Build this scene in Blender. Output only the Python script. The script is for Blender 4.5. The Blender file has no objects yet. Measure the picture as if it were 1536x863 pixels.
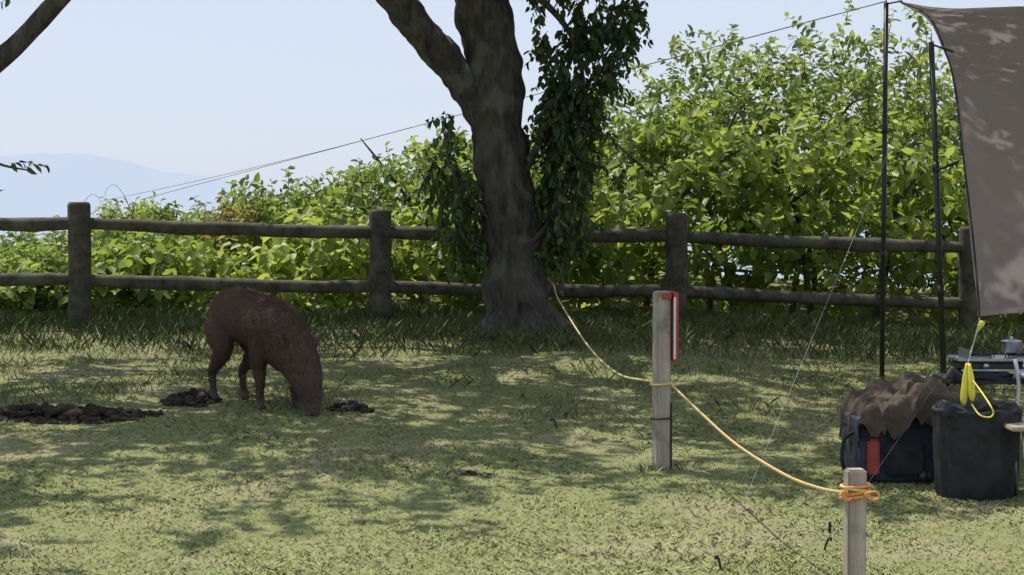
import bpy, bmesh, math, random
import numpy as np
from mathutils import Vector, Matrix, noise
random.seed(7); rng=np.random.default_rng(11)
scene=bpy.context.scene
scene.view_settings.view_transform='Standard'
scene.view_settings.look='None'
scene.view_settings.exposure=0
COL=scene.collection

# ------------------------------------------------------------ terrain height
def sstep(a,b,v):
    t=np.clip((v-a)/(b-a),0,1); return t*t*(3-2*t)
def gz(x,y):
    x=np.asarray(x,float); y=np.asarray(y,float)
    z=-0.045*np.clip(17-y,0,17)
    z=z-0.06*np.clip(x-1.5,0,5)*sstep(12,16,y)
    z=z-0.03*np.clip(y-17,0,6)
    z=z+.45*sstep(19,23,y)*(1-sstep(25,33,y))
    far=np.clip(y-24,0,400)
    z=z-np.minimum(far*far*0.02/(1+far*0.05),75.0)
    near=1-sstep(22,30,y)
    z=z+near*(0.012*np.sin(x*1.7+y*0.9)+0.010*np.sin(x*3.1-y*2.3+1.0)+0.006*np.sin(x*6.3+y*5.1))
    return z
def g(x,y): return float(gz(x,y))

# ------------------------------------------------------------ materials
def newmat(name):
    m=bpy.data.materials.new(name); m.use_nodes=True
    nt=m.node_tree; b=nt.nodes['Principled BSDF']
    return m,nt,b
def mat_noise(name,c1,c2,scale=8,rough=0.85,bump=0.3,stretch=(1,1,1),detail=6,spec=0.3,metal=0.0,bdist=0.02,c3=None,s3=2.0):
    m,nt,b=newmat(name); N=nt.nodes; L=nt.links
    tc=N.new('ShaderNodeTexCoord'); mp=N.new('ShaderNodeMapping'); mp.inputs['Scale'].default_value=stretch
    L.new(tc.outputs['Object'],mp.inputs['Vector'])
    n=N.new('ShaderNodeTexNoise'); n.inputs['Scale'].default_value=scale; n.inputs['Detail'].default_value=detail
    n.inputs['Roughness'].default_value=0.65
    L.new(mp.outputs[0],n.inputs['Vector'])
    r=N.new('ShaderNodeValToRGB'); r.color_ramp.elements[0].position=0.32; r.color_ramp.elements[1].position=0.68
    r.color_ramp.elements[0].color=(*c1,1); r.color_ramp.elements[1].color=(*c2,1)
    L.new(n.outputs['Fac'],r.inputs['Fac'])
    out=r.outputs['Color']
    if c3:
        n2=N.new('ShaderNodeTexNoise'); n2.inputs['Scale'].default_value=s3; n2.inputs['Detail'].default_value=4
        L.new(tc.outputs['Object'],n2.inputs['Vector'])
        r2=N.new('ShaderNodeValToRGB'); r2.color_ramp.elements[0].position=0.52; r2.color_ramp.elements[1].position=0.66
        L.new(n2.outputs['Fac'],r2.inputs['Fac'])
        mx=N.new('ShaderNodeMixRGB'); mx.inputs['Color2'].default_value=(*c3,1)
        L.new(r2.outputs['Color'],mx.inputs['Fac']); L.new(out,mx.inputs['Color1']); out=mx.outputs['Color']
    L.new(out,b.inputs['Base Color'])
    b.inputs['Roughness'].default_value=rough; b.inputs['Metallic'].default_value=metal
    b.inputs['Specular IOR Level'].default_value=spec
    if bump>0:
        bp=N.new('ShaderNodeBump'); bp.inputs['Strength'].default_value=bump; bp.inputs['Distance'].default_value=bdist
        L.new(n.outputs['Fac'],bp.inputs['Height']); L.new(bp.outputs[0],b.inputs['Normal'])
    return m
def mat_leaf(name,trans=0.45,tint=(1.5,1.6,0.6),gloss=0.0,rough=.4):
    m,nt,b=newmat(name); N=nt.nodes; L=nt.links; N.remove(b)
    at=N.new('ShaderNodeAttribute'); at.attribute_name='col'
    df=N.new('ShaderNodeBsdfDiffuse'); L.new(at.outputs['Color'],df.inputs['Color'])
    tr=N.new('ShaderNodeBsdfTranslucent')
    mx=N.new('ShaderNodeMixRGB'); mx.blend_type='MULTIPLY'; mx.inputs['Fac'].default_value=1
    mx.inputs['Color2'].default_value=(*tint,1)
    L.new(at.outputs['Color'],mx.inputs['Color1']); L.new(mx.outputs[0],tr.inputs['Color'])
    ms=N.new('ShaderNodeMixShader'); ms.inputs['Fac'].default_value=trans
    L.new(df.outputs[0],ms.inputs[1]); L.new(tr.outputs[0],ms.inputs[2]); out=ms.outputs[0]
    if gloss>0:
        gl=N.new('ShaderNodeBsdfGlossy'); gl.inputs['Roughness'].default_value=rough; gl.inputs['Color'].default_value=(1,1,1,1)
        m2=N.new('ShaderNodeMixShader'); m2.inputs['Fac'].default_value=gloss
        L.new(out,m2.inputs[1]); L.new(gl.outputs[0],m2.inputs[2]); out=m2.outputs[0]
    L.new(out,N['Material Output'].inputs['Surface'])
    return m
def mat_turf(name,upw=1.0):
    m,nt,b=newmat(name); N=nt.nodes; L=nt.links; N.remove(b)
    at=N.new('ShaderNodeAttribute'); at.attribute_name='col'
    ge=N.new('ShaderNodeNewGeometry')
    sc=N.new('ShaderNodeVectorMath'); sc.operation='SCALE'; sc.inputs['Scale'].default_value=.3; L.new(ge.outputs['Normal'],sc.inputs[0])
    ad=N.new('ShaderNodeVectorMath'); ad.operation='ADD'; ad.inputs[1].default_value=(0,0,upw); L.new(sc.outputs[0],ad.inputs[0])
    no=N.new('ShaderNodeVectorMath'); no.operation='NORMALIZE'; L.new(ad.outputs[0],no.inputs[0])
    df=N.new('ShaderNodeBsdfDiffuse'); L.new(at.outputs['Color'],df.inputs['Color']); L.new(no.outputs[0],df.inputs['Normal'])
    L.new(df.outputs[0],N['Material Output'].inputs['Surface'])
    return m
M_shrub=mat_leaf('shrub_leaf',0.5,(1.55,1.55,0.85),.02,.4)
M_leaf=mat_leaf('cherry_leaf',0.35,(1.4,1.6,0.6))
M_leafg=mat_leaf('cherry_shoot_leaf',0.35,(1.4,1.6,0.6),.03,.35)
M_grass=mat_turf('grass_blade')
M_bark=mat_noise('bark',(0.042,0.037,0.034),(0.16,0.142,0.125),14,0.95,1.0,(1,1,0.25),9,0.15,bdist=0.07,c3=(0.16,0.16,0.135),s3=5)
M_twig=mat_noise('twig',(0.03,0.025,0.018),(0.07,0.06,0.04),20,0.9,0)
M_fence=mat_noise('fence_wood',(0.036,0.033,0.027),(0.12,0.108,0.083),12,0.85,0.6,(1,1,1),8,0.25,bdist=0.015,c3=(0.115,0.12,0.08),s3=5)
M_post=mat_noise('post_wood',(0.26,0.22,0.185),(0.48,0.42,0.36),16,0.85,0.5,(1,1,0.1),8,0.2,bdist=0.006,c3=(.24,.21,.18),s3=9)
M_soil=mat_noise('soil',(0.018,0.015,0.012),(0.05,0.038,0.028),25,0.95,0.6)
M_blackfab=mat_noise('black_fabric',(0.012,0.013,0.016),(0.034,0.036,0.042),12,0.75,0.4,bdist=0.01)
M_navy=mat_noise('navy_fabric',(0.016,0.020,0.034),(0.038,0.046,0.068),14,0.7,0.4,bdist=0.01)
M_olive=mat_noise('khaki_cloth',(0.050,0.038,0.026),(0.105,0.080,0.056),9,0.85,0.5,bdist=0.02)
M_metal=mat_noise('brushed_metal',(0.32,0.33,0.35),(0.48,0.49,0.51),30,0.4,0.05,(1,6,1),metal=0.9)
M_blackmetal=mat_noise('black_pole',(0.014,0.014,0.015),(0.024,0.024,0.026),30,0.45,0,spec=0.5)
M_red=mat_noise('red_plastic',(0.28,0.045,0.035),(0.38,0.075,0.06),10,0.6,0)
M_white=mat_noise('white_paint',(0.55,0.55,0.55),(0.7,0.7,0.7),10,0.6,0)
M_yellow=mat_noise('yellow_rope',(0.60,0.48,0.13),(0.72,0.60,0.22),40,0.8,0)
M_orange=mat_noise('orange_rope',(0.66,0.27,0.07),(0.76,0.37,0.12),40,0.8,0)
M_pale=mat_noise('pale_cord',(0.40,0.45,0.33),(0.52,0.56,0.44),40,0.7,0)
M_wire=mat_noise('cord_grey',(0.34,0.34,0.36),(0.42,0.42,0.44),40,0.7,0)
M_lime=mat_noise('lime_plastic',(0.72,0.64,0.05),(0.80,0.72,0.09),30,0.5,0)
M_tablewood=mat_noise('table_wood',(0.30,0.24,0.16),(0.42,0.36,0.26),10,0.6,0.1,(1,8,1))

# ------------------------------------------------------------ mesh helpers
def empty(name,loc=(0,0,0)):
    e=bpy.data.objects.new(name,None); e.location=loc; e.empty_display_size=0.2; COL.objects.link(e); return e
def mkobj(name,verts,faces,mat,parent=None,smooth=True):
    me=bpy.data.meshes.new(name); me.from_pydata([tuple(v) for v in verts],[],faces); me.update()
    if mat: me.materials.append(mat)
    if smooth: me.polygons.foreach_set('use_smooth',[True]*len(me.polygons))
    o=bpy.data.objects.new(name,me); COL.objects.link(o)
    if parent: o.parent=parent
    return o
def npmesh(name,V,k,mat,col=None,parent=None,faces=None,smooth=False):
    me=bpy.data.meshes.new(name)
    me.vertices.add(len(V)); me.vertices.foreach_set('co',V.astype(np.float32).ravel())
    m=len(faces); me.loops.add(m*k); me.loops.foreach_set('vertex_index',faces.astype(np.int32).ravel())
    me.polygons.add(m); me.polygons.foreach_set('loop_start',np.arange(0,m*k,k,dtype=np.int32))
    if smooth: me.polygons.foreach_set('use_smooth',np.ones(m,dtype=bool))
    me.update(calc_edges=True)
    if col is not None:
        a=me.color_attributes.new('col','FLOAT_COLOR','POINT')
        c=np.ones((len(V),4),np.float32); c[:,:3]=col; a.data.foreach_set('color',c.ravel())
    me.materials.append(mat)
    o=bpy.data.objects.new(name,me); COL.objects.link(o)
    if parent: o.parent=parent
    return o
def catmull(pts,n=6):
    P=[np.array(p,float) for p in pts]; P=[2*P[0]-P[1]]+P+[2*P[-1]-P[-2]]
    out=[]
    for i in range(1,len(P)-2):
        for j in range(n):
            t=j/n
            out.append(0.5*((2*P[i])+(-P[i-1]+P[i+1])*t+(2*P[i-1]-5*P[i]+4*P[i+1]-P[i+2])*t*t+(-P[i-1]+3*P[i]-3*P[i+1]+P[i+2])*t**3))
    out.append(P[-2]); return out
def tube(pts,seg=12,nz=0.0,nscale=3.0,sub=6,cap=True):
    C=catmull(pts,sub) if sub>1 else [np.array(p,float) for p in pts]
    V=[];F=[]; ref=None
    for i,c in enumerate(C):
        a=C[max(i-1,0)][:3]; b=C[min(i+1,len(C)-1)][:3]
        t=Vector(b-a).normalized()
        if ref is None: ref=Vector((1,0,0)) if abs(t.x)<0.8 else Vector((0,1,0))
        u=(ref-t*ref.dot(t)).normalized(); w=t.cross(u); ref=u
        for k in range(seg):
            th=2*math.pi*k/seg; d=u*math.cos(th)+w*math.sin(th)
            p=Vector(c[:3])+d*c[3]
            if nz: p+=d*c[3]*nz*(noise.noise(p*nscale)+0.5*noise.noise(p*nscale*2.7)+.35*noise.noise(Vector((p.x*nscale*6,p.y*nscale*6,p.z*nscale*1.5))))
            V.append(p)
    n=len(C)
    for i in range(n-1):
        for k in range(seg):
            k2=(k+1)%seg; F.append((i*seg+k,i*seg+k2,(i+1)*seg+k2,(i+1)*seg+k))
    if cap:
        F.append(tuple(range(seg-1,-1,-1))); F.append(tuple((n-1)*seg+k for k in range(seg)))
    return V,F
def join(parts):
    V=[];F=[]
    for v,f in parts:
        o=len(V); V+=list(v); F+=[tuple(i+o for i in q) for q in f]
    return V,F
def bevbox(name,cx,cy,cz,sx,sy,sz,mat,parent=None,bev=0.006,seg=2,nz=0,rotz=0,taper=1.0,cuts=0):
    bm=bmesh.new(); bmesh.ops.create_cube(bm,size=1)
    for v in bm.verts:
        k=taper if v.co.z<0 else 1
        v.co=Vector((v.co.x*sx*k,v.co.y*sy*k,v.co.z*sz))
    if cuts: bmesh.ops.subdivide_edges(bm,edges=bm.edges[:],cuts=cuts,use_grid_fill=True)
    if bev and not cuts: bmesh.ops.bevel(bm,geom=bm.edges[:],offset=bev,segments=seg,affect='EDGES')
    R=Matrix.Rotation(rotz,3,'Z')
    for v in bm.verts:
        if nz: v.co+=noise.noise_vector(v.co*9+Vector((cx*9,cy,cz)))*nz+noise.noise_vector(v.co*25+Vector((cx*9,cy,cz)))*nz*.4
        v.co=R@v.co+Vector((cx,cy,cz))
    me=bpy.data.meshes.new(name); bm.to_mesh(me); bm.free(); me.materials.append(mat)
    if cuts: me.polygons.foreach_set('use_smooth',[True]*len(me.polygons))
    o=bpy.data.objects.new(name,me); COL.objects.link(o)
    if parent: o.parent=parent
    return o

# ------------------------------------------------------------ leaves
def nrm(a): return a/np.maximum(np.linalg.norm(a,axis=-1,keepdims=True),1e-9)
def leaves(name,P,D,Nn,Ln,wr,col,mat,parent=None):
    n=len(P); D=nrm(D); S=nrm(np.cross(D,Nn)); U=nrm(np.cross(S,D))
    tab=np.array([(0,0,0),(.28,.48,.10),(.70,.36,.06),(1,0,-.16),(.70,-.36,.06),(.28,-.48,.10)])
    W=(Ln*wr)[:,None,None]; L3=Ln[:,None,None]
    V=P[:,None,:]+D[:,None,:]*tab[None,:,0:1]*L3+S[:,None,:]*tab[None,:,1:2]*W+U[:,None,:]*tab[None,:,2:3]*L3
    b=(np.arange(n)*6)[:,None]
    F=np.concatenate([b+np.array([[0,1,2,3]]),b+np.array([[0,3,4,5]])],0)
    C=np.repeat(col,6,axis=0)
    return npmesh(name,V.reshape(-1,3),4,mat,C,parent,F)
def sprigs(O,D,length,k,leaf,droop=0.25,lat=0.9,fwd=0.4,down=0.15,upn=1.0,jit=0.5,wr=0.6):
    n=len(O); D=nrm(D)
    A=nrm(np.cross(D,rng.normal(size=(n,3)))); B=np.cross(D,A)
    t=(np.arange(k)+0.6)/k
    t=np.broadcast_to(t,(n,k))+rng.normal(0,.03,(n,k))
    def pos(t): 
        p=O[:,None,:]+D[:,None,:]*(t*length[:,None])[...,None]
        p[...,2]-=droop*(t**2)*length[:,None]; return p
    P=pos(t)
    ph=np.arange(k)[None,:]*2.4+rng.uniform(0,6.28,(n,1))+rng.normal(0,.3,(n,k))
    lv=np.cos(ph)[...,None]*A[:,None,:]+np.sin(ph)[...,None]*B[:,None,:]
    ld=lv*lat+D[:,None,:]*fwd+rng.normal(0,.15,(n,k,3)); ld[...,2]-=down
    nn=rng.normal(0,jit,(n,k,3)); nn[...,2]+=upn
    Ln=leaf*(rng.uniform(.6,1.2,(n,k)))*(1-.35*t)
    S=pos(np.broadcast_to(np.array([0,.5,1.0]),(n,3)))
    return P.reshape(-1,3),ld.reshape(-1,3),nn.reshape(-1,3),Ln.ravel(),np.full(n*k,wr),S
def stems(name,S,r,mat,parent=None):
    n=S.shape[0]; m=S.shape[1]
    off=np.array([(1,0,0),(-.5,.87,0),(-.5,-.87,.3)])
    rr=np.linspace(1,.35,m)
    V=S[:,:,None,:]+off[None,None]*r*rr[None,:,None,None]
    V=V.reshape(-1,3); F=[]
    base=(np.arange(n)*m*3)[:,None]
    for i in range(m-1):
        for a in range(3):
            b2=(a+1)%3
            F.append(base+np.array([[i*3+a,i*3+b2,(i+1)*3+b2,(i+1)*3+a]]))
    return npmesh(name,V,4,mat,None,parent,np.concatenate(F,0))
def cnoise(P,s,seed=0):
    x,y,z=P[:,0]*s+seed,P[:,1]*s+seed*1.7,P[:,2]*s-seed
    return (np.sin(x*1.3+1.7*np.sin(y*.9+z))+np.sin(y*1.7+1.3*np.sin(z*1.1+x))+np.sin(z*1.5+1.9*np.sin(x*.8-y)))/3

# ------------------------------------------------------------ ground sheet
xs=np.unique(np.concatenate([np.array([-30000,-12000,-5000,-2000,-800,-300,-120,-60,-35,-20]),np.arange(-14,14.01,.2),np.array([20,35,60,120,300,800,2000,5000,12000,30000])]))
ys=np.unique(np.concatenate([np.array([-800,-300,-100,-40,-15,-5]),np.arange(0,24,.2),np.arange(24,60,2),np.arange(60,260,12),np.array([400,800])]))
X,Y=np.meshgrid(xs,ys); Z=gz(X,Y)
V=np.stack([X,Y,Z],-1).reshape(-1,3); nx=len(xs); ny=len(ys)
i,j=np.meshgrid(np.arange(nx-1),np.arange(ny-1)); q=(j*nx+i).ravel()
F=np.stack([q,q+1,q+nx+1,q+nx],-1)
M_ground=mat_noise('lawn_soil',(0.14,0.155,0.06),(0.25,0.26,0.12),18,0.95,0.3,detail=8,spec=0.1,c3=(0.27,0.245,0.14),s3=1.3)
npmesh('ground',V,4,M_ground,None,None,F,True)
M_sea,nt,b=newmat('sea_water'); b.inputs['Base Color'].default_value=(0.22,0.29,0.36,1); b.inputs['Roughness'].default_value=0.5; b.inputs['Specular IOR Level'].default_value=.4
wn=nt.nodes.new('ShaderNodeTexNoise'); wn.inputs['Scale'].default_value=0.02; bp=nt.nodes.new('ShaderNodeBump'); bp.inputs['Strength'].default_value=.2
nt.links.new(wn.outputs['Fac'],bp.inputs['Height']); nt.links.new(bp.outputs[0],b.inputs['Normal'])
mkobj('sea',[(-60000,150,-66),(60000,150,-66),(60000,60000,-66),(-60000,60000,-66)],[(0,1,2,3)],M_sea,smooth=False)
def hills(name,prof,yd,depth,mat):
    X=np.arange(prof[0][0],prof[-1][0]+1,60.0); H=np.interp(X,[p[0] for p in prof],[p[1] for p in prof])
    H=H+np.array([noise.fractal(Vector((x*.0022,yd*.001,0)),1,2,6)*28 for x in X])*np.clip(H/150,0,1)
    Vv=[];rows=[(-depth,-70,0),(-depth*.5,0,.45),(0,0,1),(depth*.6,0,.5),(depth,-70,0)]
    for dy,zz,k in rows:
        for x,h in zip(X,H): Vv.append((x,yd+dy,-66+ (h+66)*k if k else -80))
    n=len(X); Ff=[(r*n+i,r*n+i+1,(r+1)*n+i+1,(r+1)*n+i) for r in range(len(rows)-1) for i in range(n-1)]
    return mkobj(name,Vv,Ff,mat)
def mat_hill_airlight(name,c,e,es):
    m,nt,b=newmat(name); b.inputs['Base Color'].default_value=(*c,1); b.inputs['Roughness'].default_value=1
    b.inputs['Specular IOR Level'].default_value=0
    b.inputs['Emission Color'].default_value=(*e,1); b.inputs['Emission Strength'].default_value=es  # aerial haze put into the hills as emission, over a near-black base
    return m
hills('hills',[(-9000,200),(-7000,330),(-5200,260),(-4200,300),(-3200,345),(-2925,388),(-2660,360),(-2300,280),(-1900,215),(-1500,150),(-1300,60),(-1100,-60)],12000,1800,mat_hill_airlight('far_hill_airlight',(0.04,0.05,0.06),(0.565,0.645,0.80),.95))
hills('hills.001',[(-9000,60),(-6000,150),(-4300,120),(-3000,135),(-2300,190),(-1700,170),(-1000,90),(-300,40),(400,-60)],15000,1200,mat_hill_airlight('farther_hill_airlight',(0.04,0.05,0.06),(0.61,0.68,0.83),.97))

# ------------------------------------------------------------ lawn blades
def blades(name,n,xr,yr,hmin,hmax,w,colA,colB,keep=None,lean=.5,mask=None,dens=None,cj=.25):
    x=rng.uniform(*xr,n); y=rng.uniform(*yr,n)
    if dens=='persp':
        u=rng.uniform(0,1,n); y=yr[0]*(yr[1]/yr[0])**u; x=rng.uniform(-1,1,n)*(y*.30+1.0)
    if mask is not None:
        k=mask(x,y); x,y=x[k],y[k]
    n=len(x); z=gz(x,y); P=np.stack([x,y,z-.004],-1)
    h=rng.uniform(hmin,hmax,n)*(1+.35*cnoise(P,1.9,3)); 
    a=rng.uniform(0,6.28,n); side=np.stack([np.cos(a),np.sin(a),0*a],-1)*w*rng.uniform(.6,1.4,n)[:,None]
    tip=np.stack([rng.normal(0,lean,n)*h,rng.normal(0,lean,n)*h,h],-1)
    V=np.stack([P-side,P+side,P+tip*.55+side*.6,P+tip*[1,1,.96]+tip*[.35,.35,0]],1)
    F=(np.arange(n)*4)[:,None]+np.array([[0,1,2,3]])
    m=(cnoise(P,.9,1)*.35+cnoise(P,3.1,5)*.3+rng.normal(0,cj,n))*.5+.5; m=np.clip(m,0,1)[:,None]
    c=np.array(colA)*(1-m)+np.array(colB)*m
    dry=(rng.random(n)<.12)[:,None]; c=np.where(dry,np.array([[.44,.39,.23]])*(.5+.5*m),c)
    return npmesh(name,V.reshape(-1,3),4,M_grass,np.repeat(c,4,0),None,F)
blades('grass',340000,(-6,6),(4.6,17.6),.008,.020,.003,(.20,.255,.085),(.385,.41,.175),lean=.9,dens='persp')
blades('tall_grass',110000,(-7,8),(14.6,18.4),.035,.15,.003,(.10,.15,.045),(.21,.26,.10),lean=.33,mask=lambda x,y:rng.random(len(x))<np.clip(.14+.86*sstep(15.4,16.9,y+.25*np.sin(x*2.1)+.2*np.sin(x*5.3))+.8*np.exp(-((x-.1)**2+(y-15.9)**2)/.4),0,1))
def tufts(name,cs,n,r,h0,h1,ca,cb):
    P=[]
    for (cx,cy) in cs:
        P.append(np.stack([rng.normal(cx,r,n),rng.normal(cy,r,n)],-1))
    P=np.concatenate(P); x,y=P[:,0],P[:,1]; n=len(x)
    P=np.stack([x,y,gz(x,y)-.01],-1); h=rng.uniform(h0,h1,n); a=rng.uniform(0,6.28,n)
    side=np.stack([np.cos(a),np.sin(a),0*a],-1)*.002
    tip=np.stack([rng.normal(0,.35,n)*h,rng.normal(0,.35,n)*h,h],-1)
    V=np.stack([P-side,P+side,P+tip*.6+side*.6,P+tip*[1.25,1.25,.95]],1)
    F=(np.arange(n)*4)[:,None]+np.array([[0,1,2,3]])
    m=rng.random(n)[:,None]; c=np.array(ca)*(1-m)+np.array(cb)*m
    return npmesh(name,V.reshape(-1,3),4,M_grass,np.repeat(c,4,0),None,F)
tufts('grass_tuft',[(.72,9.85),(.86,9.9)],170,.06,.02,.06,(.22,.25,.11),(.40,.38,.22))
tufts('grass_tuft.001',[(random.uniform(-4.5,4.5),random.uniform(11.5,16.8)) for _ in range(120)],110,.17,.03,.085,(.15,.20,.065),(.32,.33,.16))

# ------------------------------------------------------------ fence
fence=empty('wooden_fence')
posts=[(-14.2,15.4,1.14,.96,.48),(-11.5,15.7,1.13,.95,.47),(-8.9,15.95,1.12,.94,.46),(-6.3,16.3,1.10,.92,.44),(-3.76,16.6,1.085,.896,.41),(-1.174,17.0,1.02,.822,.336),(1.48,17.2,.99,.778,.285),(4.17,17.4,.866,.672,.168),(6.85,17.6,.78,.58,.08),(9.5,17.8,.72,.52,.02),(12.2,18,.7,.5,0)]
for k,(x,y,zt,r1,r2) in enumerate(posts):
    zb=g(x,y)-.15
    pr=[(x,y,zb,.102),(x,y,zb+.4,.100),(x+.004,y,zt-.4,.099),(x,y,zt-.03,.099),(x,y,zt-.012,.094),(x,y,zt,.08)]
    v,f=tube(pr,20,.05,5,1)
    mkobj('post_%d'%(k+1),v,f,M_fence,fence)
    if k<len(posts)-1:
        x2,y2,_,s1,s2=posts[k+1]
        for nm,a,b_ in (('top_rail',r1,s1),('lower_rail',r2,s2)):
            n=7; pts=[]
            for q in range(n):
                t=q/(n-1); rr=.060+.005*random.uniform(-1,1)
                if q in(0,n-1): rr=.052
                pts.append((x+(x2-x)*t,y+(y2-y)*t,a+(b_-a)*t+random.uniform(-.007,.007)-.012*math.sin(math.pi*t),rr))
            v,f=tube(pts,16,.14,4,6)
            mkobj('%s_%d'%(nm,k+1),v,f,M_fence,fence)

# ------------------------------------------------------------ trees
tree=empty('cherry_tree')
parts=[]
parts.append(tube([(.10,16,-.25,.40),(.09,16,-.05,.33),(.06,16,.12,.285),(.04,16,.37,.262),(-.0,16,.82,.24),(-.06,16,1.27,.222),(-.11,16,1.6,.222),(-.14,16,1.85,.235),(-.14,16.02,2.1,.215),(-.19,16.05,2.45,.215),(-.26,16.1,2.8,.235),(-.3,16.1,3.1,.22),(-.35,16.2,3.6,.17),(-.3,16.3,4.4,.13),(-.1,16.1,5.4,.09),(.1,15.9,6.6,.04)],64,.25,3.2,12))
parts.append(tube([(-.08,16,1.45,.15),(-.2,16,1.78,.165),(-.40,15.97,2.05,.148),(-.57,15.94,2.27,.138),(-.75,15.9,2.5,.138),(-.98,15.85,2.78,.135),(-1.35,15.7,3.2,.12),(-2.0,15.4,3.75,.09),(-2.9,15.0,4.3,.06),(-3.7,14.4,4.7,.03)],36,.24,3.6,10))
limbs=[[(-.28,16.1,2.9,.15),(-.0,15.9,3.3,.13),(.7,15.4,3.9,.1),(1.8,14.8,4.5,.07),(3.2,14.2,4.9,.03)],
[(-.3,16.1,3.1,.13),(-.5,15.3,3.9,.1),(-.6,14.0,4.6,.07),(-.4,12.2,5.0,.03)],
[(-.3,16.2,3.5,.11),(.4,16.6,4.3,.08),(1.2,17.3,5.0,.05),(2.0,18.0,5.4,.03)],
[(-.98,15.85,2.8,.10),(-1.6,16.3,3.6,.08),(-2.4,16.9,4.5,.05),(-3,17.3,5,.03)],
[(1.0,15.25,4.05,.07),(1.5,14.0,4.7,.05),(2.0,12.6,5.0,.03)],
[(-1.35,15.7,3.2,.08),(-1.6,14.4,4.2,.06),(-2.2,12.8,4.8,.03)],
[(-.3,16.3,4.3,.09),(-.2,15.3,5.4,.06),(.3,14.4,6.4,.03)],
[(-.27,16.05,2.65,.10),(-.05,15.85,3.0,.08),(.25,15.6,3.5,.05),(.6,15.4,4,.03)]]
for l in limbs: parts.append(tube(l,10,.1,4))
for a in (0.3,1.5,2.7,3.9,5.0):
    parts.append(tube([(.08+.12*math.cos(a),16+.12*math.sin(a),.22,.12),(.09+.27*math.cos(a),16+.27*math.sin(a),.03,.12),(.09+.48*math.cos(a),16+.48*math.sin(a),-.08,.06)],10,.15,4))
v,f=join(parts); mkobj('trunk_and_limbs',v,f,M_bark,tree)

def leafcol(n,a,b,j=.25):
    m=rng.random(n)[:,None]; c=np.array(a)*(1-m)+np.array(b)*m
    return c*(1+rng.normal(0,j,(n,1))).clip(.4,1.7)
def crown(parent,center,rad,nclump,per,seed,sp=.23):
    cs=[]
    while len(cs)<nclump:
        p=rng.normal(size=3); p/=np.linalg.norm(p); p*=rng.uniform(.10,1)**.5
        c=np.array(center)+p*np.array(rad)
        if c[2]<1+.118*c[1]+.75 or c[2]<2.9: continue
        cs.append(c)
    cs=np.array(cs)
    O=np.repeat(cs,per,0)+rng.normal(0,sp,(nclump*per,3))*[1,1,.6]
    D=rng.normal(size=O.shape); D[:,2]=D[:,2]*.5-.1
    Ls=rng.uniform(.25,.42,len(O))
    P,ld,nn,Ln,wr,S=sprigs(O,D,Ls,11,.13,.3,.8,.4,.35,1.0,.5,.62)
    leaves('crown_leaves',P,ld,nn,Ln,wr,leafcol(len(P),(.04,.07,.02),(.08,.12,.035)),M_leaf,parent)
    stems('crown_twigs',S,.006,M_twig,parent)
crown(tree,(-.1,15.0,4.8),(4.9,4.5,1.6),240,13,1,.19)
def hang(parent,env,n,yc,ys_,leaf=.10,nm='hanging',thr=-.85):
    zs=[e[0] for e in env]; z=rng.uniform(min(zs),max(zs),n)
    o=np.argsort(zs); zz=np.array(zs)[o]
    lo=np.interp(z,zz,np.array([e[1] for e in env])[o]); hi=np.interp(z,zz,np.array([e[2] for e in env])[o])
    u=rng.random(n)**1.1; x=lo+(hi-lo)*u
    y=rng.normal(yc,ys_,n); O=np.stack([x,y,z+.12],-1)
    k=cnoise(O,3.0,2)+rng.normal(0,.35,n)-.6*u>thr; O=O[k]; n=len(O)
    D=rng.normal(0,.45,(n,3)); D[:,2]-=.75
    P,ld,nn,Ln,wr,S=sprigs(O,D,rng.uniform(.18,.36,n),9,leaf,.2,.65,.2,.75,.35,.6,.55)
    leaves(nm+'_leaves',P,ld,nn,Ln,wr,leafcol(len(P),(.032,.06,.022),(.08,.13,.037)),M_leafg,parent)
    stems(nm+'_twigs',S,.004,M_twig,parent)
hang(tree,[(3.3,.14,1.15),(2.78,.16,1.08),(2.25,.24,.98),(2.0,.28,.80),(1.4,.28,.74),(.9,.28,.70),(.62,.32,.5)],700,15.93,.17,.105,nm='epicormic_shoots',thr=-.75)
hang(tree,[(1.75,-.66,-.5),(1.5,-.66,-.42),(1.2,-.68,-.30),(.9,-.62,-.24),(.60,-.42,-.24)],115,15.92,.16,.10,nm='side_shoots',thr=-.7)
hang(tree,[(3.2,-.5,.1),(2.95,-.45,-.3)],25,15.9,.2,nm='fork_shoots')
v,f=join([tube([(-.05,15.95,2.9,.035),(.3,15.9,2.7,.028),(.55,15.85,2.3,.02),(.6,15.85,1.6,.015),(.5,15.85,.9,.008)],8),tube([(.1,15.9,1.3,.03),(.35,15.85,1.9,.02),(.6,15.8,2.6,.012)],8),tube([(-.15,15.85,.95,.03),(-.36,15.82,1.1,.018),(-.5,15.8,1.35,.012),(-.58,15.8,1.75,.006)],8),tube([(-.2,15.85,.6,.025),(-.38,15.82,.75,.015),(-.5,15.8,1.0,.008)],8),tube([(.0,15.85,.6,.03),(.3,15.8,.9,.02),(.5,15.8,1.3,.01)],8)])
mkobj('shoot_stems',v,f,M_bark,tree)

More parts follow.
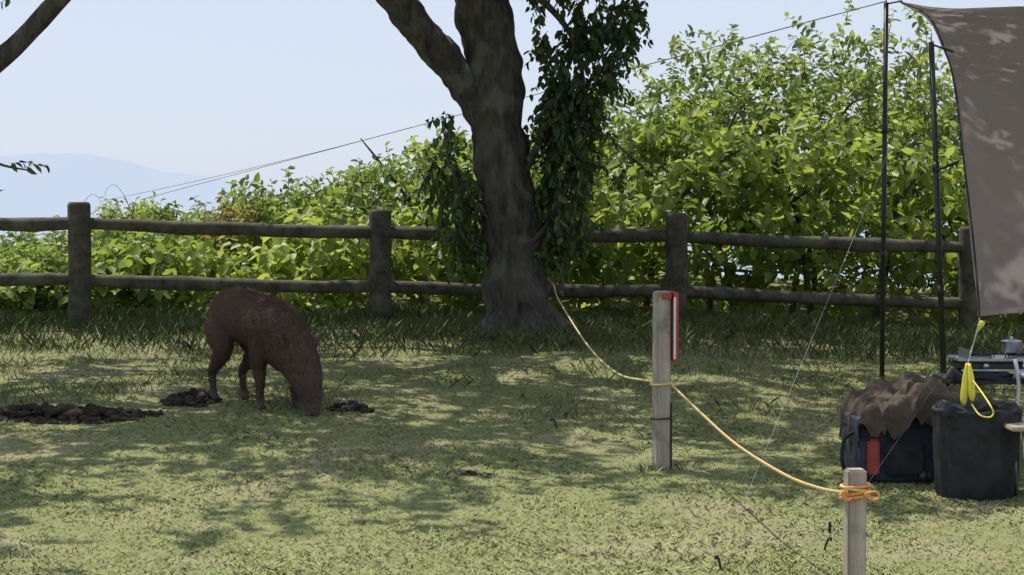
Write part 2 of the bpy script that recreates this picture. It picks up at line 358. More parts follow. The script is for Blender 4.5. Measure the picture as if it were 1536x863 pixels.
tree2=empty('cherry_tree.001')
parts=[tube([(-5.9,13.1,-.4,.32),(-5.8,13.1,-.1,.24),(-5.3,13.05,.6,.2),(-4.4,13,1.35,.13),(-3.95,13,1.68,.085),(-3.45,13,2.05,.07),(-3.07,13,2.43,.062),(-2.6,13,2.95,.05),(-2.1,13,3.6,.03)],16,.12,3),
 tube([(-5.3,13.05,.6,.18),(-5.6,12.8,1.6,.15),(-5.8,12.2,2.8,.12),(-5.5,11.2,4.0,.07),(-4.8,10.3,4.6,.03)],14,.12,3),
 tube([(-5.7,12.6,2.2,.1),(-6.4,12.0,3.3,.07),(-7.0,11.2,4.2,.03)],10,.1,3),
 tube([(-4.4,13,1.35,.03),(-3.9,13,1.5,.018),(-3.5,13,1.33,.01),(-3.28,13,1.28,.005)],8),
 tube([(-3.07,13,2.43,.02),(-3.2,13,2.6,.012),(-3.4,13,2.45,.006)],8)]
v,f=join(parts); mkobj('trunk_and_limbs.001',v,f,M_bark,tree2)
crown(tree2,(-4.9,12.2,4.3),(3.3,3.9,1.3),100,12,2,.19)
O=np.array([[-3.42,13,1.33],[-3.32,13,1.3],[-3.45,13,1.15],[-3.4,13.05,2.46],[-3.25,13,2.5],[-3.5,13,2.5]]); D=np.array([[1,0,.1],[.8,.2,.2],[-.3,0,-.1],[-.6,0,-.3],[.5,0,.3],[-.5,0,-.2]],float)
P,ld,nn,Ln,wr,S=sprigs(O,D,np.full(len(O),.16),6,.095,.1,.5,.5,.3,.8,.4,.5)
leaves('low_sprig_leaves',P,ld,nn,Ln,wr,leafcol(len(P),(.05,.08,.02),(.09,.13,.03)),M_leafg,tree2); stems('low_sprig_twigs',S,.004,M_twig,tree2)

tree3=empty('cherry_tree.002')
v,f=join([tube([(6.6,11.6,-.5,.3),(6.5,11.6,0,.22),(6.3,11.7,1.5,.19),(6.0,11.8,3,.15),(5.2,11.8,4.2,.08),(4.3,11.8,5,.03)],16,.12,3),tube([(6.2,11.7,2.2,.12),(7,12.4,3.4,.08),(7.6,13,4.4,.04)],10),tube([(6.1,11.8,2.8,.12),(5.6,10.4,4,.07),(5,9.2,4.8,.03)],10)])
mkobj('trunk_and_limbs.002',v,f,M_bark,tree3)
crown(tree3,(4.3,11.6,4.8),(3.4,4.2,1.3),78,12,3,.20)

# ------------------------------------------------------------ shrubs behind fence
shr=empty('shrub_foliage')
TX=[-14,-9,-6.5,-5.36,-4.66,-4.03,-3.5,-2.9,-2.64,-2.15,-1.66,-.96,-.47,.2,.92,1.27,1.48,2.04,2.3,2.67,3.15,3.7,4.3,4.8,6,9,14]
TZ=[.7,.7,.5,.50,.66,1.0,.82,1.04,1.08,1.18,1.36,1.68,1.58,1.8,2.15,2.25,2.4,2.7,2.75,2.5,2.65,2.62,2.5,2.1,2.2,2.0,1.8]
def shrub(nm,n,yr,frac,leaf,k,ls,ca,cb,xr=(-7.5,7.5),dirup=.5,wr=.6,pw=.75,seed=0,thr=-.5,down=.2):
    x=rng.uniform(*xr,n); y=rng.uniform(*yr,n); top=np.interp(x*20/y,TX,TZ)*frac
    top=top*(1+.11*np.sin(x*5.1+y*2)+.08*np.sin(x*11+y*5))
    z0=gz(x,y)+.05; z=z0+(top-z0)*rng.random(n)**pw
    O=np.stack([x,y,z],-1); kk=cnoise(O,2.4,seed)+rng.normal(0,.2,n)>thr; O=O[kk]; n=len(O)
    D=rng.normal(0,.7,(n,3)); D[:,2]+=dirup; D[:,1]-=.35
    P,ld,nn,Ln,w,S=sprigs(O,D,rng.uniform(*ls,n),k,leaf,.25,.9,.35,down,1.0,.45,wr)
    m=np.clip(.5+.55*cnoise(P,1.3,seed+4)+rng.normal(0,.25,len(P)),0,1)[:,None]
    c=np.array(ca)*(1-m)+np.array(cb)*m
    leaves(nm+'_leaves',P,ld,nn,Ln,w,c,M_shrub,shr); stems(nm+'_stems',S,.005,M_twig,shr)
    return O
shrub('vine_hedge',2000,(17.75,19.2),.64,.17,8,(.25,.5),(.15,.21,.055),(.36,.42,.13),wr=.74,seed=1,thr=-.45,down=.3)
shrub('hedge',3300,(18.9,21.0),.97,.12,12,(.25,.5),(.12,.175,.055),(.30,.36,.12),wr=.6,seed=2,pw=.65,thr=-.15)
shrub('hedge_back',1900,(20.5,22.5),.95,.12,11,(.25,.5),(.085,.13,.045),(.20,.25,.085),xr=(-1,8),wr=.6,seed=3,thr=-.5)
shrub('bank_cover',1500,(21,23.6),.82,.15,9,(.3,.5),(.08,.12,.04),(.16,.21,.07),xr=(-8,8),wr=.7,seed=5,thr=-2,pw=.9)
xx=rng.uniform(-6,7,230); yy=rng.uniform(19,21.5,230); tt=np.interp(xx*20/yy,TX,TZ)*.95
O=np.stack([xx,yy,tt-.1],-1); D=rng.normal(0,.3,(230,3)); D[:,2]+=1
P,ld,nn,Ln,w,S=sprigs(O,D,rng.uniform(.15,.45,230),9,.10,.1,.8,.5,.1,1,.5,.55)
leaves('leader_leaves',P,ld,nn,Ln,w,leafcol(len(P),(.12,.17,.05),(.25,.30,.09)),M_shrub,shr); stems('leader_stems',S,.005,M_twig,shr)
O=np.stack([rng.normal(-2.75,.16,16),rng.normal(18.9,.1,16),rng.uniform(.65,.95,16)],-1); D=rng.normal(0,.3,(16,3)); D[:,2]+=1
P,ld,nn,Ln,w,S=sprigs(O,D,rng.uniform(.2,.35,16),9,.11,.1,.7,.3,.5,.6,.5,.4)
leaves('withered_leaves',P,ld,nn,Ln,w,leafcol(len(P),(.22,.13,.06),(.32,.23,.11)),M_shrub,shr)
bp_=[]
for (x0,y0,x1,z1,dx) in [(1.6,20,2.3,2.3,.3),(2.4,20.3,1.7,2.1,-.4),(2.9,20,3.4,2.3,.3),(3.3,20.4,2.6,2.2,-.3),(3.9,20.2,4.4,2.1,.2),(.9,20,1.1,1.8,.3),(-1.0,20,-1.1,1.4,.2),(4.6,20.1,4.1,2,.2),(2.0,19.3,2.7,1.7,.1),(1.3,19.0,2.0,1.75,.3),(3.0,18.9,2.5,1.8,-.3),(3.6,18.9,4.0,1.7,.2)]:
    bp_.append(tube([(x0,y0,-.4,.04),(x0+dx*.3,y0,.4,.032),((x0+x1)/2,y0-.2,1.1,.024),(x1,y0-.3,z1-.3,.013),(x1+dx,y0-.4,z1-.1,.006)],8,.1,4))
    bp_.append(tube([((x0+x1)/2,y0-.2,1.1,.02),((x0+x1)/2-dx*1.5,y0-.35,1.5,.014),((x0+x1)/2-dx*2.5,y0-.4,1.75,.006)],6))
v,f=join(bp_); mkobj('shrub_branches',v,f,M_bark,shr)
tp=[]
for (x0,z0,s_) in [(-4.6,.9,1),(-3.95,1.0,-1),(2.75,2.5,1)]:
    tp.append(tube([(x0,20,z0-.2,.004),(x0+.08*s_,20,z0+.12,.0035),(x0+.2*s_,20,z0+.28,.003),(x0+.28*s_,20,z0+.24,.0025),(x0+.31*s_,20,z0+.16,.002)],5))
v,f=join(tp); mkobj('dead_tendrils',v,f,M_wire,shr)

# ------------------------------------------------------------ wild boar
def loft(st,seg=20):
    V=[];F=[]
    C=catmull(st,4)
    for i,c in enumerate(C):
        a=C[max(i-1,0)]; b=C[min(i+1,len(C)-1)]
        t=Vector((b[0]-a[0],b[1]-a[1],b[2]-a[2])).normalized()
        s=Vector((0,1,0)); s=(s-t*s.dot(t)).normalized(); u=t.cross(s)
        for k in range(seg):
            th=2*math.pi*k/seg
            V.append(Vector(c[:3])+s*math.cos(th)*c[3]+u*math.sin(th)*c[4])
    m=len(C)
    for i in range(m-1):
        for k in range(seg):
            k2=(k+1)%seg; F.append((i*seg+k,i*seg+k2,(i+1)*seg+k2,(i+1)*seg+k))
    F.append(tuple(range(seg-1,-1,-1))); F.append(tuple((m-1)*seg+k for k in range(seg)))
    return V,F
bp=[]
bp.append(loft([(-.475,0,.54,.04,.05),(-.455,0,.545,.095,.11),(-.38,0,.555,.14,.15),(-.24,0,.56,.15,.16),(-.07,0,.54,.158,.162),(.09,0,.505,.16,.178),(.20,0,.47,.155,.19),(.30,0,.42,.135,.18),(.39,0,.355,.118,.158),(.455,0,.29,.108,.138),(.505,0,.22,.094,.118),(.545,0,.15,.074,.090),(.57,0,.09,.056,.064),(.582,0,.045,.048,.052),(.588,0,.02,.043,.046),(.59,0,.002,.036,.036)],24))
for s,dx in ((1,.02),(-1,-.04)):
    bp.append(loft([(-.31+dx,.07*s,.54,.07,.13),(-.30+dx,.09*s,.44,.076,.125),(-.26+dx,.10*s,.33,.055,.082),(-.325+dx,.10*s,.24,.037,.046),(-.385+dx,.095*s,.185,.028,.034),(-.375+dx,.095*s,.095,.022,.024),(-.365+dx,.095*s,.045,.025,.027),(-.345+dx,.095*s,.012,.027,.033),(-.34+dx,.095*s,0,.025,.033)],14))
for s,dx in ((1,.07),(-1,-.03)):
    bp.append(loft([(.17+dx*.4,.08*s,.46,.07,.10),(.16+dx*.5,.10*s,.36,.058,.078),(.15+dx*.7,.10*s,.27,.043,.054),(.17+dx,.095*s,.17,.032,.036),(.17+dx,.095*s,.10,.024,.025),(.175+dx,.095*s,.045,.026,.028),(.19+dx,.095*s,.012,.027,.033),(.195+dx,.095*s,0,.025,.033)],14))
v,f=join(bp)
tmp=mkobj('tmp_boar',v,f,None)
rm=tmp.modifiers.new('r','REMESH'); rm.mode='VOXEL'; rm.voxel_size=.010
sm=tmp.modifiers.new('s','SMOOTH'); sm.iterations=6; sm.factor=.5
dg=bpy.context.evaluated_depsgraph_get()
bme=bpy.data.meshes.new_from_object(tmp.evaluated_get(dg))
bpy.data.objects.remove(tmp)
M_hide,nt,b=newmat('boar_hide'); N=nt.nodes; L=nt.links
tc=N.new('ShaderNodeTexCoord'); n1=N.new('ShaderNodeTexNoise'); n1.inputs['Scale'].default_value=40; n1.inputs['Detail'].default_value=5
mp=N.new('ShaderNodeMapping'); mp.inputs['Scale'].default_value=(.4,1,1); L.new(tc.outputs['Object'],mp.inputs[0]); L.new(mp.outputs[0],n1.inputs['Vector'])
r=N.new('ShaderNodeValToRGB'); r.color_ramp.elements[0].color=(.042,.027,.021,1); r.color_ramp.elements[1].color=(.10,.066,.049,1)
L.new(n1.outputs['Fac'],r.inputs['Fac']); L.new(r.outputs['Color'],b.inputs['Base Color']); b.inputs['Roughness'].default_value=.8
bp2=N.new('ShaderNodeBump'); bp2.inputs['Strength'].default_value=.4; bp2.inputs['Distance'].default_value=.01; L.new(n1.outputs['Fac'],bp2.inputs['Height']); L.new(bp2.outputs[0],b.inputs['Normal'])
bme.materials.clear(); bme.materials.append(M_hide); bme.polygons.foreach_set('use_smooth',[True]*len(bme.polygons))
boar=bpy.data.objects.new('wild_boar',bme); COL.objects.link(boar)
M_fur=mat_leaf('boar_fur',.1,(1,1,1))
npoly=len(bme.polygons); cc=np.empty(npoly*3,np.float32); bme.polygons.foreach_get('center',cc); cc=cc.reshape(-1,3).astype(float)
nn=np.empty(npoly*3,np.float32); bme.polygons.foreach_get('normal',nn); nn=nn.reshape(-1,3).astype(float)
ok=cc[:,2]>.06; ok&=~((cc[:,0]>.5)&(cc[:,2]<.09)); idx=rng.choice(np.where(ok)[0],42000)
P=cc[idx]+rng.normal(0,.004,(len(idx),3)); NN=nn[idx]
head=P[:,0]>.33
base=np.where(head[:,None],np.array([[-.5,0,.8]]),np.array([[-.8,0,-.45]]))
D=nrm(base-NN*np.sum(base*NN,1,keepdims=True)); D=nrm(D+NN*rng.uniform(.10,.32,(len(P),1))+rng.normal(0,.10,P.shape))
Lf=np.where(head,.018,.030)*rng.uniform(.6,1.3,len(P))
crest=(np.abs(P[:,1])<.035)&(P[:,2]>.5); Lf=np.where(crest,Lf*1.5,Lf); Lf=np.where(P[:,2]<.25,Lf*.5,Lf)
S=nrm(np.cross(D,NN))*.0016
V=np.stack([P-S,P+S,P+D*Lf[:,None]],1).reshape(-1,3)
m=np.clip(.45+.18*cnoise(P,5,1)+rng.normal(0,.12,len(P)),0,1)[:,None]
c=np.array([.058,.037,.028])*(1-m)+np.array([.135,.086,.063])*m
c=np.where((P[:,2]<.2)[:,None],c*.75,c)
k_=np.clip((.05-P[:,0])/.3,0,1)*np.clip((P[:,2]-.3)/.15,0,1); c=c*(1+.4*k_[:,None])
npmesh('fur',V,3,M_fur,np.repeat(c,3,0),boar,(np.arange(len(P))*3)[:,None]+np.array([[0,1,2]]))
for s in (1,-1):
    R=[(0,.034,.012),(.035,.042,.014),(.07,.034,.010),(.105,.018,.006),(.125,.002,.002)]
    V=[];F=[]
    base=Vector((.40,.08*s,.40)); ax=Vector((.25,.6*s,.75)).normalized(); sd=Vector((.75,.4*s,-.1)); sd=(sd-ax*sd.dot(ax)).normalized(); up=ax.cross(sd)
    for h,w,tk in R:
        for k in range(10):
            th=k*math.pi/5; V.append(base+ax*h+sd*math.cos(th)*w+up*(math.sin(th)*tk+ .25*w*math.cos(th)**2))
    for i in range(len(R)-1):
        for k in range(10): F.append((i*10+k,i*10+(k+1)%10,(i+1)*10+(k+1)%10,(i+1)*10+k))
    F.append(tuple((len(R)-1)*10+k for k in range(10)))
    mkobj('ear_%s'%('left' if s>0 else 'right'),V,F,M_hide,boar)
    bm=bmesh.new(); bmesh.ops.create_icosphere(bm,subdivisions=2,radius=.009,matrix=Matrix.Translation((.53,.080*s,.245)))
    me=bpy.data.meshes.new('eye'); bm.to_mesh(me); bm.free(); me.materials.append(M_blackmetal); o=bpy.data.objects.new('eye_%s'%('left' if s>0 else 'right'),me); COL.objects.link(o); o.parent=boar
v,f=tube([(-.46,0,.60,.014),(-.50,.01,.56,.010),(-.515,.015,.48,.007),(-.51,.02,.40,.006),(-.505,.02,.36,.010),(-.50,.02,.32,.002)],8)
mkobj('tail',v,f,M_hide,boar)
bx,by=-1.575,11.93; yaw=math.radians(-50)
boar.rotation_euler=(0,math.radians(2.0),yaw); boar.location=(bx,by,g(bx,by)-.004)

# ------------------------------------------------------------ rooted-up soil
def clods(name,cx,cy,rx,ry,n,s0,s1,h):
    bm=bmesh.new()
    for _ in range(n):
        a=random.uniform(0,6.28); rr=random.random()**.6; x=cx+rx*rr*math.cos(a); y=cy+ry*rr*math.sin(a)
        s=random.uniform(s0,s1)*(1.1-.5*rr); M=Matrix.Translation((x,y,g(x,y)+h*(1-rr)*random.random()+s*.1))@Matrix.Diagonal((s*random.uniform(.8,1.5),s,s*random.uniform(.4,.8),1))
        r_=bmesh.ops.create_icosphere(bm,subdivisions=2,radius=1,matrix=M)
        for v in r_['verts']: v.co+=noise.noise_vector(v.co*22)*s*.6
    me=bpy.data.meshes.new(name); bm.to_mesh(me); bm.free(); me.materials.append(M_soil)
    o=bpy.data.objects.new(name,me); COL.objects.link(o)
clods('soil_mound',-2.75,11.6,.64,.22,380,.012,.050,.08)
clods('soil_mound.001',-2.05,12.2,.2,.24,140,.012,.045,.08)
clods('soil_mound.002',-1.0,11.75,.15,.1,80,.012,.038,.06)
clods('soil_mound.003',-.2,9.6,.15,.05,20,.008,.02,.01)

# ------------------------------------------------------------ rope barrier
def rope_post(name,x,y,zt,w,rot):
    e=empty(name,(0,0,0)); zb=g(x,y)-.12
    bevbox('post_body',x,y,(zt+zb)/2,w,w,zt-zb,M_post,e,.007,2,0.0,rot)
    return e
rp1=rope_post('rope_post',.777,9.9,.589,.078,.25)
rp2=rope_post('rope_post.001',1.227,6.8,.082,.068,.12)
def ring(x,y,z,r,rt,mat,nm,par,tilt=0,sq=True):
    pts=[]
    for k in range(13):
        th=k/12*2*math.pi; pts.append((x+r*math.cos(th),y+r*math.sin(th),z+tilt*math.cos(th),rt))
    v,f=tube(pts,8,0,1,2); return mkobj(nm,v,f,mat,par)
ring(.777,9.9,-.07,.058,.005,M_blackmetal,'black_tie',rp1,.003)
for k,(m_,dz,t) in enumerate([(M_orange,.0,.01),(M_yellow,.012,-.008),(M_orange,-.014,.006),(M_orange,.022,.004)]):
    ring(1.227,6.8,-.0+dz,.050,.0055,m_,'rope_wrap_%d'%k,rp2,t)
v,f=tube([(1.19,6.75,.0,.006),(1.17,6.73,.01,.007),(1.18,6.73,-.015,.007),(1.20,6.74,-.02,.006)],8); mkobj('knot_1',v,f,M_orange,rp2)
v,f=tube([(1.25,6.74,.0,.0045),(1.28,6.73,.010,.0045),(1.298,6.73,.0,.0045),(1.295,6.73,-.015,.0045),(1.27,6.73,-.018,.0045),(1.25,6.74,0,.0045)],8); mkobj('knot_2',v,f,M_orange,rp2)
bevbox('black_stake',.825,9.88,-.17,.012,.012,.36,M_blackmetal,rp1,.002)
sg=empty('sign_board')
bevbox('red_frame',.836,9.93,.405,.024,.20,.36,M_red,sg,.003,2,0,.12)
bevbox('white_front',.839,9.8285,.40,.012,.004,.32,M_white,sg,.001,1,0,.12)
bevbox('red_cap',.80,9.9,.565,.05,.10,.03,M_red,sg,.003)
def strandrope(name,pts,r,cols,pitch=.05):
    C=catmull([p+(0,) for p in pts],60); C=[Vector(c[:3]) for c in C]
    out=[C[0]]; step=.008; acc=0
    for a,b_ in zip(C[:-1],C[1:]):
        L_=(b_-a).length
        while acc+L_>=step:
            t=(step-acc)/L_; a=a.lerp(b_,t); out.append(a); L_=(b_-a).length; acc=0
        acc+=L_
    e=empty(name)
    for s in range(3):
        P_=[]
        for i,p in enumerate(out):
            t=(out[min(i+1,len(out)-1)]-out[max(i-1,0)]).normalized(); u=t.cross(Vector((0,0,1))).normalized(); w=u.cross(t)
            th=i*step/pitch*2*math.pi+s*2.094
            q=p+(u*math.cos(th)+w*math.sin(th))*r*.55; P_.append((q.x,q.y,q.z,r*.62))
        v,f=tube(P_,6,0,1,1); mkobj('strand_%d'%(s+1),v,f,cols[s],e)
strandrope('barrier_rope',[(.25,16.1,.46),(.34,15.8,.40),(.372,15.4,.30),(.508,13.0,.10),(.62,11.3,.045),(.735,9.95,.112)],.0058,[M_yellow,M_pale,M_yellow])
strandrope('barrier_rope.001',[(.82,9.88,.11),(.915,9.25,.025),(1.008,8.55,-.045),(1.10,7.7,-.062),(1.16,7.2,-.045),(1.19,6.8,-.005)],.006,[M_yellow,M_orange,M_pale])
ring(.777,9.9,.108,.058,.005,M_yellow,'rope_loop',rp1,.004)

# ------------------------------------------------------------ guy lines, pegs
def line(name,a,b_,r,mat,sag=.02):
    pts=[]
    for k in range(9):
        t=k/8; pts.append((a[0]+(b_[0]-a[0])*t,a[1]+(b_[1]-a[1])*t,a[2]+(b_[2]-a[2])*t-sag*4*t*(1-t),r))
    v,f=tube(pts,6,0,1,2); return mkobj(name,v,f,mat)
def peg(name,x,y,lean=.04):
    z=g(x,y); v,f=tube([(x-lean*.5,y+.01,z-.1,.004),(x,y,z+.01,.005),(x+lean*.3,y,z+.045,.006),(x+lean*.6,y,z+.055,.006),(x+lean*.65,y,z+.04,.004)],8,0,1,3); return mkobj(name,v,f,M_blackmetal)
line('guy_line',(2.65,13.6,2.49),(-4.57,23.5,1.148),.0042,M_wire,.0)
line('guy_line.001',(-.96,18.55,1.82),(-5.05,23.5,1.13),.0035,M_wire,.03)
peg('tent_peg',.26,11.1,-.05); line('guy_line.002',(.26,11.1,g(.26,11.1)+.05),(.75,9.92,.354),.002,M_blackmetal)
peg('tent_peg.001',1.31,7.95,.04); line('guy_line.003',(1.32,7.95,g(1.31,7.95)+.05),(2.46,10.1,.42),.0018,M_blackmetal)
bevbox('line_tensioner',1.335,7.98,-.325,.012,.012,.05,M_blackmetal,None,.003,2,0,.4)
peg('tent_peg.002',.83,7.56,-.03); line('guy_line.004',(.83,7.56,g(.83,7.56)+.05),(2.54,11.6,2.02),.0007,M_wire)

# ------------------------------------------------------------ tarp & poles
def pole(name,x0,y0,x1,y1,zt,r):
    e=empty(name); zb=g(x0,y0)-.03
    v,f=tube([(x0,y0,zb,r),(x1,y1,zt,r*.95)],14,0,1,1); mkobj('shaft',v,f,M_blackmetal,e)
    for t in (.34,.67):
        x=x0+(x1-x0)*t;y=y0+(y1-y0)*t;z=zb+(zt-zb)*t
        v,f=tube([(x,y,z-.03,r*1.2),(x,y,z+.03,r*1.2)],14,0,1,1); mkobj('collar',v,f,M_blackmetal,e)
    v,f=tube([(x1,y1,zt,.005),(x1,y1,zt+.06,.004)],8,0,1,1); mkobj('tip_pin',v,f,M_metal,e)
pole('tarp_pole',2.64,13.6,2.65,13.6,2.48,.018)
pole('tarp_pole.001',2.64,11.6,2.535,11.6,2.02,.018)
Lp=[(2.70,13.4,2.47),(2.78,12.8,2.30),(2.755,12.2,2.02),(2.68,11.6,1.76),(2.59,11.0,1.34),(2.53,10.5,.88),(2.49,10.2,.566),(2.474,10.1,.44)]
Lc=catmull(Lp,8); NU=90; V=[];F=[]
for i_,p in enumerate(Lc):
    t=i_/(len(Lc)-1)
    for k in range(NU+1):
        u=k/NU; W=4.2
        x=p[0]+W*u; y=p[1]+.5*u-.5*math.sin(math.pi*u)*(1-t)*.3; z=p[2]+.25*u*(1-t)+.03*math.sin(u*40+t*3)*t*t*.6
        y+=.05*math.sin(u*26+3*t)*(.3+t)+.06*noise.noise(Vector((x*2,t*5,3)))+.04*math.sin(u*60+t*9)*t+.03*noise.noise(Vector((x*6,t*9,8)))
        z+=.06*noise.noise(Vector((x*1.5,t*4,0)))*(1-t) - (1-t)*.12*math.sin(math.pi*min(u*1.6,1))
        if t>.82: z+=.05*(t-.82)/.18*abs(math.sin(u*30)); y+=.05*(t-.82)/.18*math.sin(u*75)
        V.append((x,y,z))
n=NU+1
for i_ in range(len(Lc)-1):
    for k in range(NU): F.append((i_*n+k,i_*n+k+1,(i_+1)*n+k+1,(i_+1)*n+k))
M_tarp,nt,b=newmat('tarp_cloth'); N=nt.nodes; L=nt.links
b.inputs['Base Color'].default_value=(.19,.155,.165,1); b.inputs['Roughness'].default_value=.8
tr=N.new('ShaderNodeBsdfTranslucent'); tr.inputs['Color'].default_value=(.72,.57,.52,1); ms=N.new('ShaderNodeMixShader'); ms.inputs['Fac'].default_value=.5
wv=N.new('ShaderNodeTexNoise'); wv.inputs['Scale'].default_value=6; wv.inputs['Detail'].default_value=6; bmp=N.new('ShaderNodeBump'); bmp.inputs['Strength'].default_value=.4; bmp.inputs['Distance'].default_value=.05
L.new(wv.outputs['Fac'],bmp.inputs['Height']); L.new(bmp.outputs[0],b.inputs['Normal'])
L.new(b.outputs[0],ms.inputs[1]); L.new(tr.outputs[0],ms.inputs[2]); L.new(ms.outputs[0],N['Material Output'].inputs['Surface'])
tarp=mkobj('tarp',V,F,M_tarp)
v,f=tube([tuple(c)+(.006,) for c in Lc],6,0,1,1); mkobj('tarp_hem',v,f,M_blackfab,tarp)
line('tarp_strap',(2.54,11.6,2.01),(2.70,11.75,1.98),.006,M_blackfab,0).parent=tarp
line('tarp_strap_2',(2.66,11.4,1.30),(2.50,11.3,1.24),.007,M_blackfab,0).parent=tarp
line('tarp_strap_3',(2.65,13.6,2.47),(2.72,13.4,2.47),.006,M_blackfab,0).parent=tarp

hk=empty('hanging_cord_set')
def hmk(nm,pts,mat,seg=8):
    v,f=tube(pts,seg,0,1,4); mkobj(nm,v,f,mat,hk)
hmk('cord',[(2.474,10.1,.44,.003),(2.43,9.95,.40,.003),(2.20,9.2,.27,.003)],M_pale)
hmk('knot',[(2.44,10.0,.40,.006),(2.46,9.98,.42,.016),(2.43,9.98,.37,.006)],M_lime)
hmk('peg_a',[(2.195,9.2,.27,.006),(2.19,9.2,.20,.016),(2.18,9.19,.10,.018),(2.178,9.18,.07,.008)],M_lime)
hmk('peg_b',[(2.205,9.19,.27,.006),(2.212,9.18,.20,.015),(2.214,9.17,.12,.017),(2.214,9.16,.09,.006)],M_lime)
hmk('loop',[(2.21,9.18,.20,.004),(2.235,9.1,.15,.004),(2.25,8.96,.09,.004),(2.262,8.95,.055,.004),(2.245,8.95,.035,.004),(2.20,8.96,.045,.004),(2.185,9.05,.085,.004)],M_lime)

# ------------------------------------------------------------ camp gear
bag=empty('gear_bag'); zg=g(1.9,9.6)
bevbox('bag_body',1.925,9.68,zg+.16,.41,.36,.32,M_navy,bag,.03,3,.012,.08,1,14)
bevbox('bag_lid_seam',1.925,9.68,zg+.27,.418,.368,.012,M_blackfab,bag,.004,2,0,.08)
bevbox('red_pocket',1.80,9.480,zg+.13,.060,.04,.18,M_red,bag,.01,2,0,.08)
bevbox('front_pocket',1.96,9.49,zg+.12,.20,.03,.17,M_blackfab,bag,.012,3,0,.08)
v,f=tube([(1.72,9.6,zg+.24,.01),(1.67,9.58,zg+.2,.01),(1.665,9.58,zg+.08,.01),(1.72,9.6,zg+.04,.01)],8); mkobj('side_handle',v,f,M_blackfab,bag)
for wx in (1.76,2.06):
    v,f=tube([(wx,9.47,zg+.03,.03),(wx,9.50,zg+.03,.03)],14,0,1,1); mkobj('wheel',v,f,M_blackmetal,bag)
cl=[];cf=[];nu,nv=90,70
for j in range(nv+1):
    for i_ in range(nu+1):
        u=i_/nu*2-1; w=j/nv*2-1
        r_=max(abs(u),abs(w)); 
        p=Vector((u*1.3+4,w*1.1,1))
        top=zg+.33+.14*(1-abs(u-.15)**2)*(1-.5*w*w)+.05*noise.noise(p)+.06*abs(noise.noise(p*2.1))+.05*abs(noise.noise(p*4.5))+.02*noise.noise(p*9)
        drop=float(np.clip((r_-.74)/.26,0,1))
        z=top-.13*drop**1.1*(1+.8*noise.noise(Vector((u*3,w*3,2))))
        x=2.00+.25*np.clip(u,-.8,.8)/.8+.02*u+.05*noise.noise(p*2.5); y=9.68+.21*np.clip(w,-.8,.8)/.8+.02*w+.05*noise.noise(p*2.5+Vector((5,0,0)))
        cl.append((float(x),float(y),float(z)))
for j in range(nv):
    for i_ in range(nu):
        a=j*(nu+1)+i_; cf.append((a,a+1,a+nu+2,a+nu+1))
mkobj('crumpled_ground_sheet',cl,cf,M_olive)
bn=empty('collapsible_bin'); zb=g(2.245,9.2)
V=[];F=[];seg=96
Rr=[(0,.185),(.02,.195),(.12,.198),(.20,.201),(.28,.204),(.36,.207),(.40,.208),(.41,.213),(.425,.208),(.42,.195),(.38,.19)]
for h,r_ in Rr:
    for k in range(seg):
        th=k/seg*2*math.pi; q=1+.015*math.cos(th*16+h*3)+.035*noise.noise(Vector((math.cos(th)*4,math.sin(th)*4,h*9)))
        V.append((2.245+r_*q*math.cos(th),9.2+r_*q*math.sin(th),zb+h+(.012*noise.noise(Vector((math.cos(th)*2,math.sin(th)*2,7))) if h>.37 else 0)))
for i_ in range(len(Rr)-1):
    for k in range(seg): F.append((i_*seg+k,i_*seg+(k+1)%seg,(i_+1)*seg+(k+1)%seg,(i_+1)*seg+k))
F.append(tuple((len(Rr)-1)*seg+k for k in range(seg)))
mkobj('bin_wall',V,F,M_blackfab,bn)
bevbox('bin_lid_cloth',2.25,9.2,zb+.41,.33,.30,.05,M_blackfab,bn,0,1,.04,0,1,14)
tb=empty('camping_table')
bevbox('table_top',2.72,9.98,.125,.95,.42,.022,M_blackmetal,tb,.005)
for lx in (2.30,3.12):
    for ly in (9.81,10.15):
        v,f=tube([(lx,ly,g(lx,ly),.011),(lx+.02,ly,.12,.011)],10,0,1,1); mkobj('leg',v,f,M_blackmetal,tb)
bevbox('table_bag',2.42,9.84,.150,.30,.16,.05,M_blackfab,tb,0,1,.03,0,1,10)
st=empty('camping_stove')
bevbox('stove_body',2.56,9.95,.205,.50,.24,.045,M_blackmetal,st,.012,3)
bevbox('stove_tray',2.56,9.95,.237,.53,.27,.012,M_metal,st,.004)
bevbox('windshield',2.36,9.95,.262,.006,.25,.05,M_metal,st,.002)
bevbox('front_rail',2.56,9.81,.185,.50,.012,.012,M_metal,st,.003)
for k,x in enumerate((2.44,2.64)):
    ring(x,9.93,.255,.055,.005,M_blackmetal,'burner_ring',st)
    for a in range(4):
        c,s=math.cos(a*math.pi/2+.4),math.sin(a*math.pi/2+.4)
        v,f=tube([(x+.02*c,9.93+.02*s,.262,.004),(x+.085*c,9.93+.085*s,.262,.004),(x+.085*c,9.93+.085*s,.240,.004)],6,0,1,1); mkobj('pan_support',v,f,M_blackmetal,st)
    v,f=tube([(x,9.82,.205,.016),(x,9.80,.205,.014)],14,0,1,1); mkobj('knob',v,f,M_metal,st)
kt=empty('cooking_pot')
prof=[(0,.042),(.005,.048),(.055,.05),(.058,.053),(.062,.05),(.066,.03),(.070,.008),(.08,.010),(.084,.004)]
seg=28; V=[];F=[]
for h,r_ in prof:
    for k in range(seg): V.append((2.60+r_*math.cos(k/seg*2*math.pi),9.93+r_*math.sin(k/seg*2*math.pi),.268+h))
for i_ in range(len(prof)-1):
    for k in range(seg): F.append((i_*seg+k,i_*seg+(k+1)%seg,(i_+1)*seg+(k+1)%seg,(i_+1)*seg+k))
mkobj('pot_body',V,F,M_metal,kt)
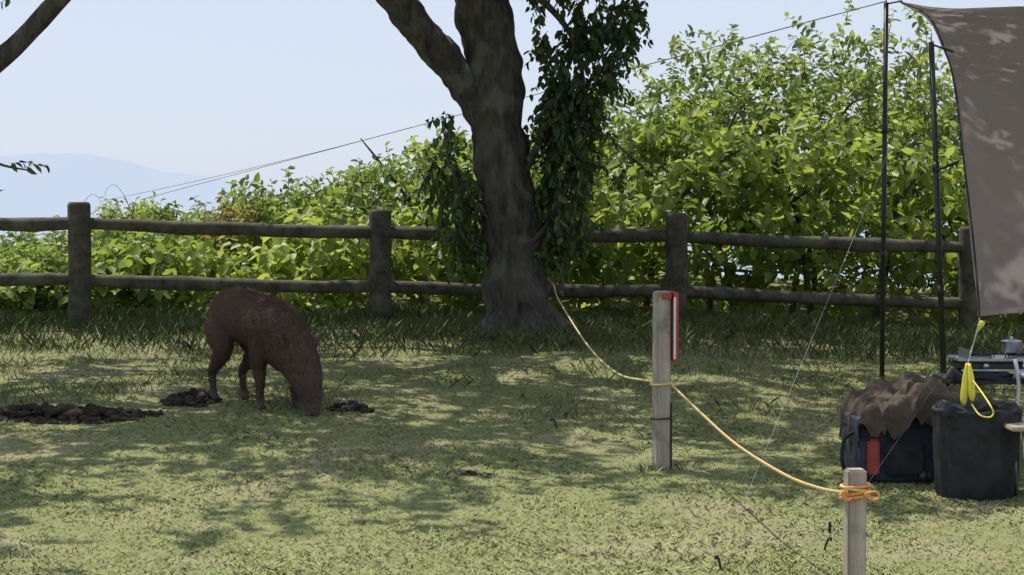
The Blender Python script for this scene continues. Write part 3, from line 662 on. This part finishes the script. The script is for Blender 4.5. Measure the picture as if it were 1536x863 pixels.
v,f=tube([(2.555,9.90,.315,.004),(2.52,9.88,.33,.004),(2.48,9.86,.325,.005)],8); mkobj('pot_handle',v,f,M_blackmetal,kt)
wb=empty('folding_rack')
for dx in (0,.05):
    v,f=tube([(2.56+dx,9.7,.25,.010),(2.58+dx,9.7,.12,.010),(2.57+dx,9.7,-.02,.010)],8,0,1,3); mkobj('rack_upright',v,f,M_white,wb)
bevbox('rack_shelf',2.72,9.7,.175,.28,.2,.015,M_white,wb,.004)
lt=empty('low_table')
bevbox('low_table_top',2.60,9.0,-.012,.55,.3,.02,M_tablewood,lt,.005)
for lx in (2.42,2.84):
    for ly in (8.9,9.1):
        v,f=tube([(lx,ly,g(lx,ly),.009),(lx-.03,ly,-.02,.009)],8,0,1,1); mkobj('low_table_leg',v,f,M_metal,lt)

# ------------------------------------------------------------ light, sky, camera
az=math.radians(-40); el=math.radians(63)
sv=Vector((math.sin(az)*math.cos(el),math.cos(az)*math.cos(el),math.sin(el)))
sd=bpy.data.lights.new('sun','SUN'); sd.energy=5.0; sd.angle=math.radians(.53); sd.color=(1,.955,.86)
so=bpy.data.objects.new('sun',sd); so.rotation_euler=sv.to_track_quat('Z','Y').to_euler(); so.location=(-10,10,20); COL.objects.link(so)
w=bpy.data.worlds.new('World'); scene.world=w; w.use_nodes=True; nt=w.node_tree
sky=nt.nodes.new('ShaderNodeTexSky'); sky.sky_type='NISHITA'; sky.sun_disc=False; sky.sun_elevation=el; sky.sun_rotation=az
sky.air_density=1.0; sky.dust_density=1.0; sky.ozone_density=2.0; sky.altitude=50
mx=nt.nodes.new('ShaderNodeMixRGB'); mx.inputs['Fac'].default_value=.85; mx.inputs['Color2'].default_value=(4.6,5.1,6.1,1)
nt.links.new(sky.outputs[0],mx.inputs['Color1']); nt.links.new(mx.outputs[0],nt.nodes['Background'].inputs[0]); nt.nodes['Background'].inputs[1].default_value=.148
cd=bpy.data.cameras.new('camera'); cd.angle=math.radians(30); cd.clip_end=100000; cd.clip_start=.05
co=bpy.data.objects.new('camera',cd); co.location=(0,0,1.0); co.rotation_euler=(math.radians(90-2.27),0,0); COL.objects.link(co); scene.camera=co
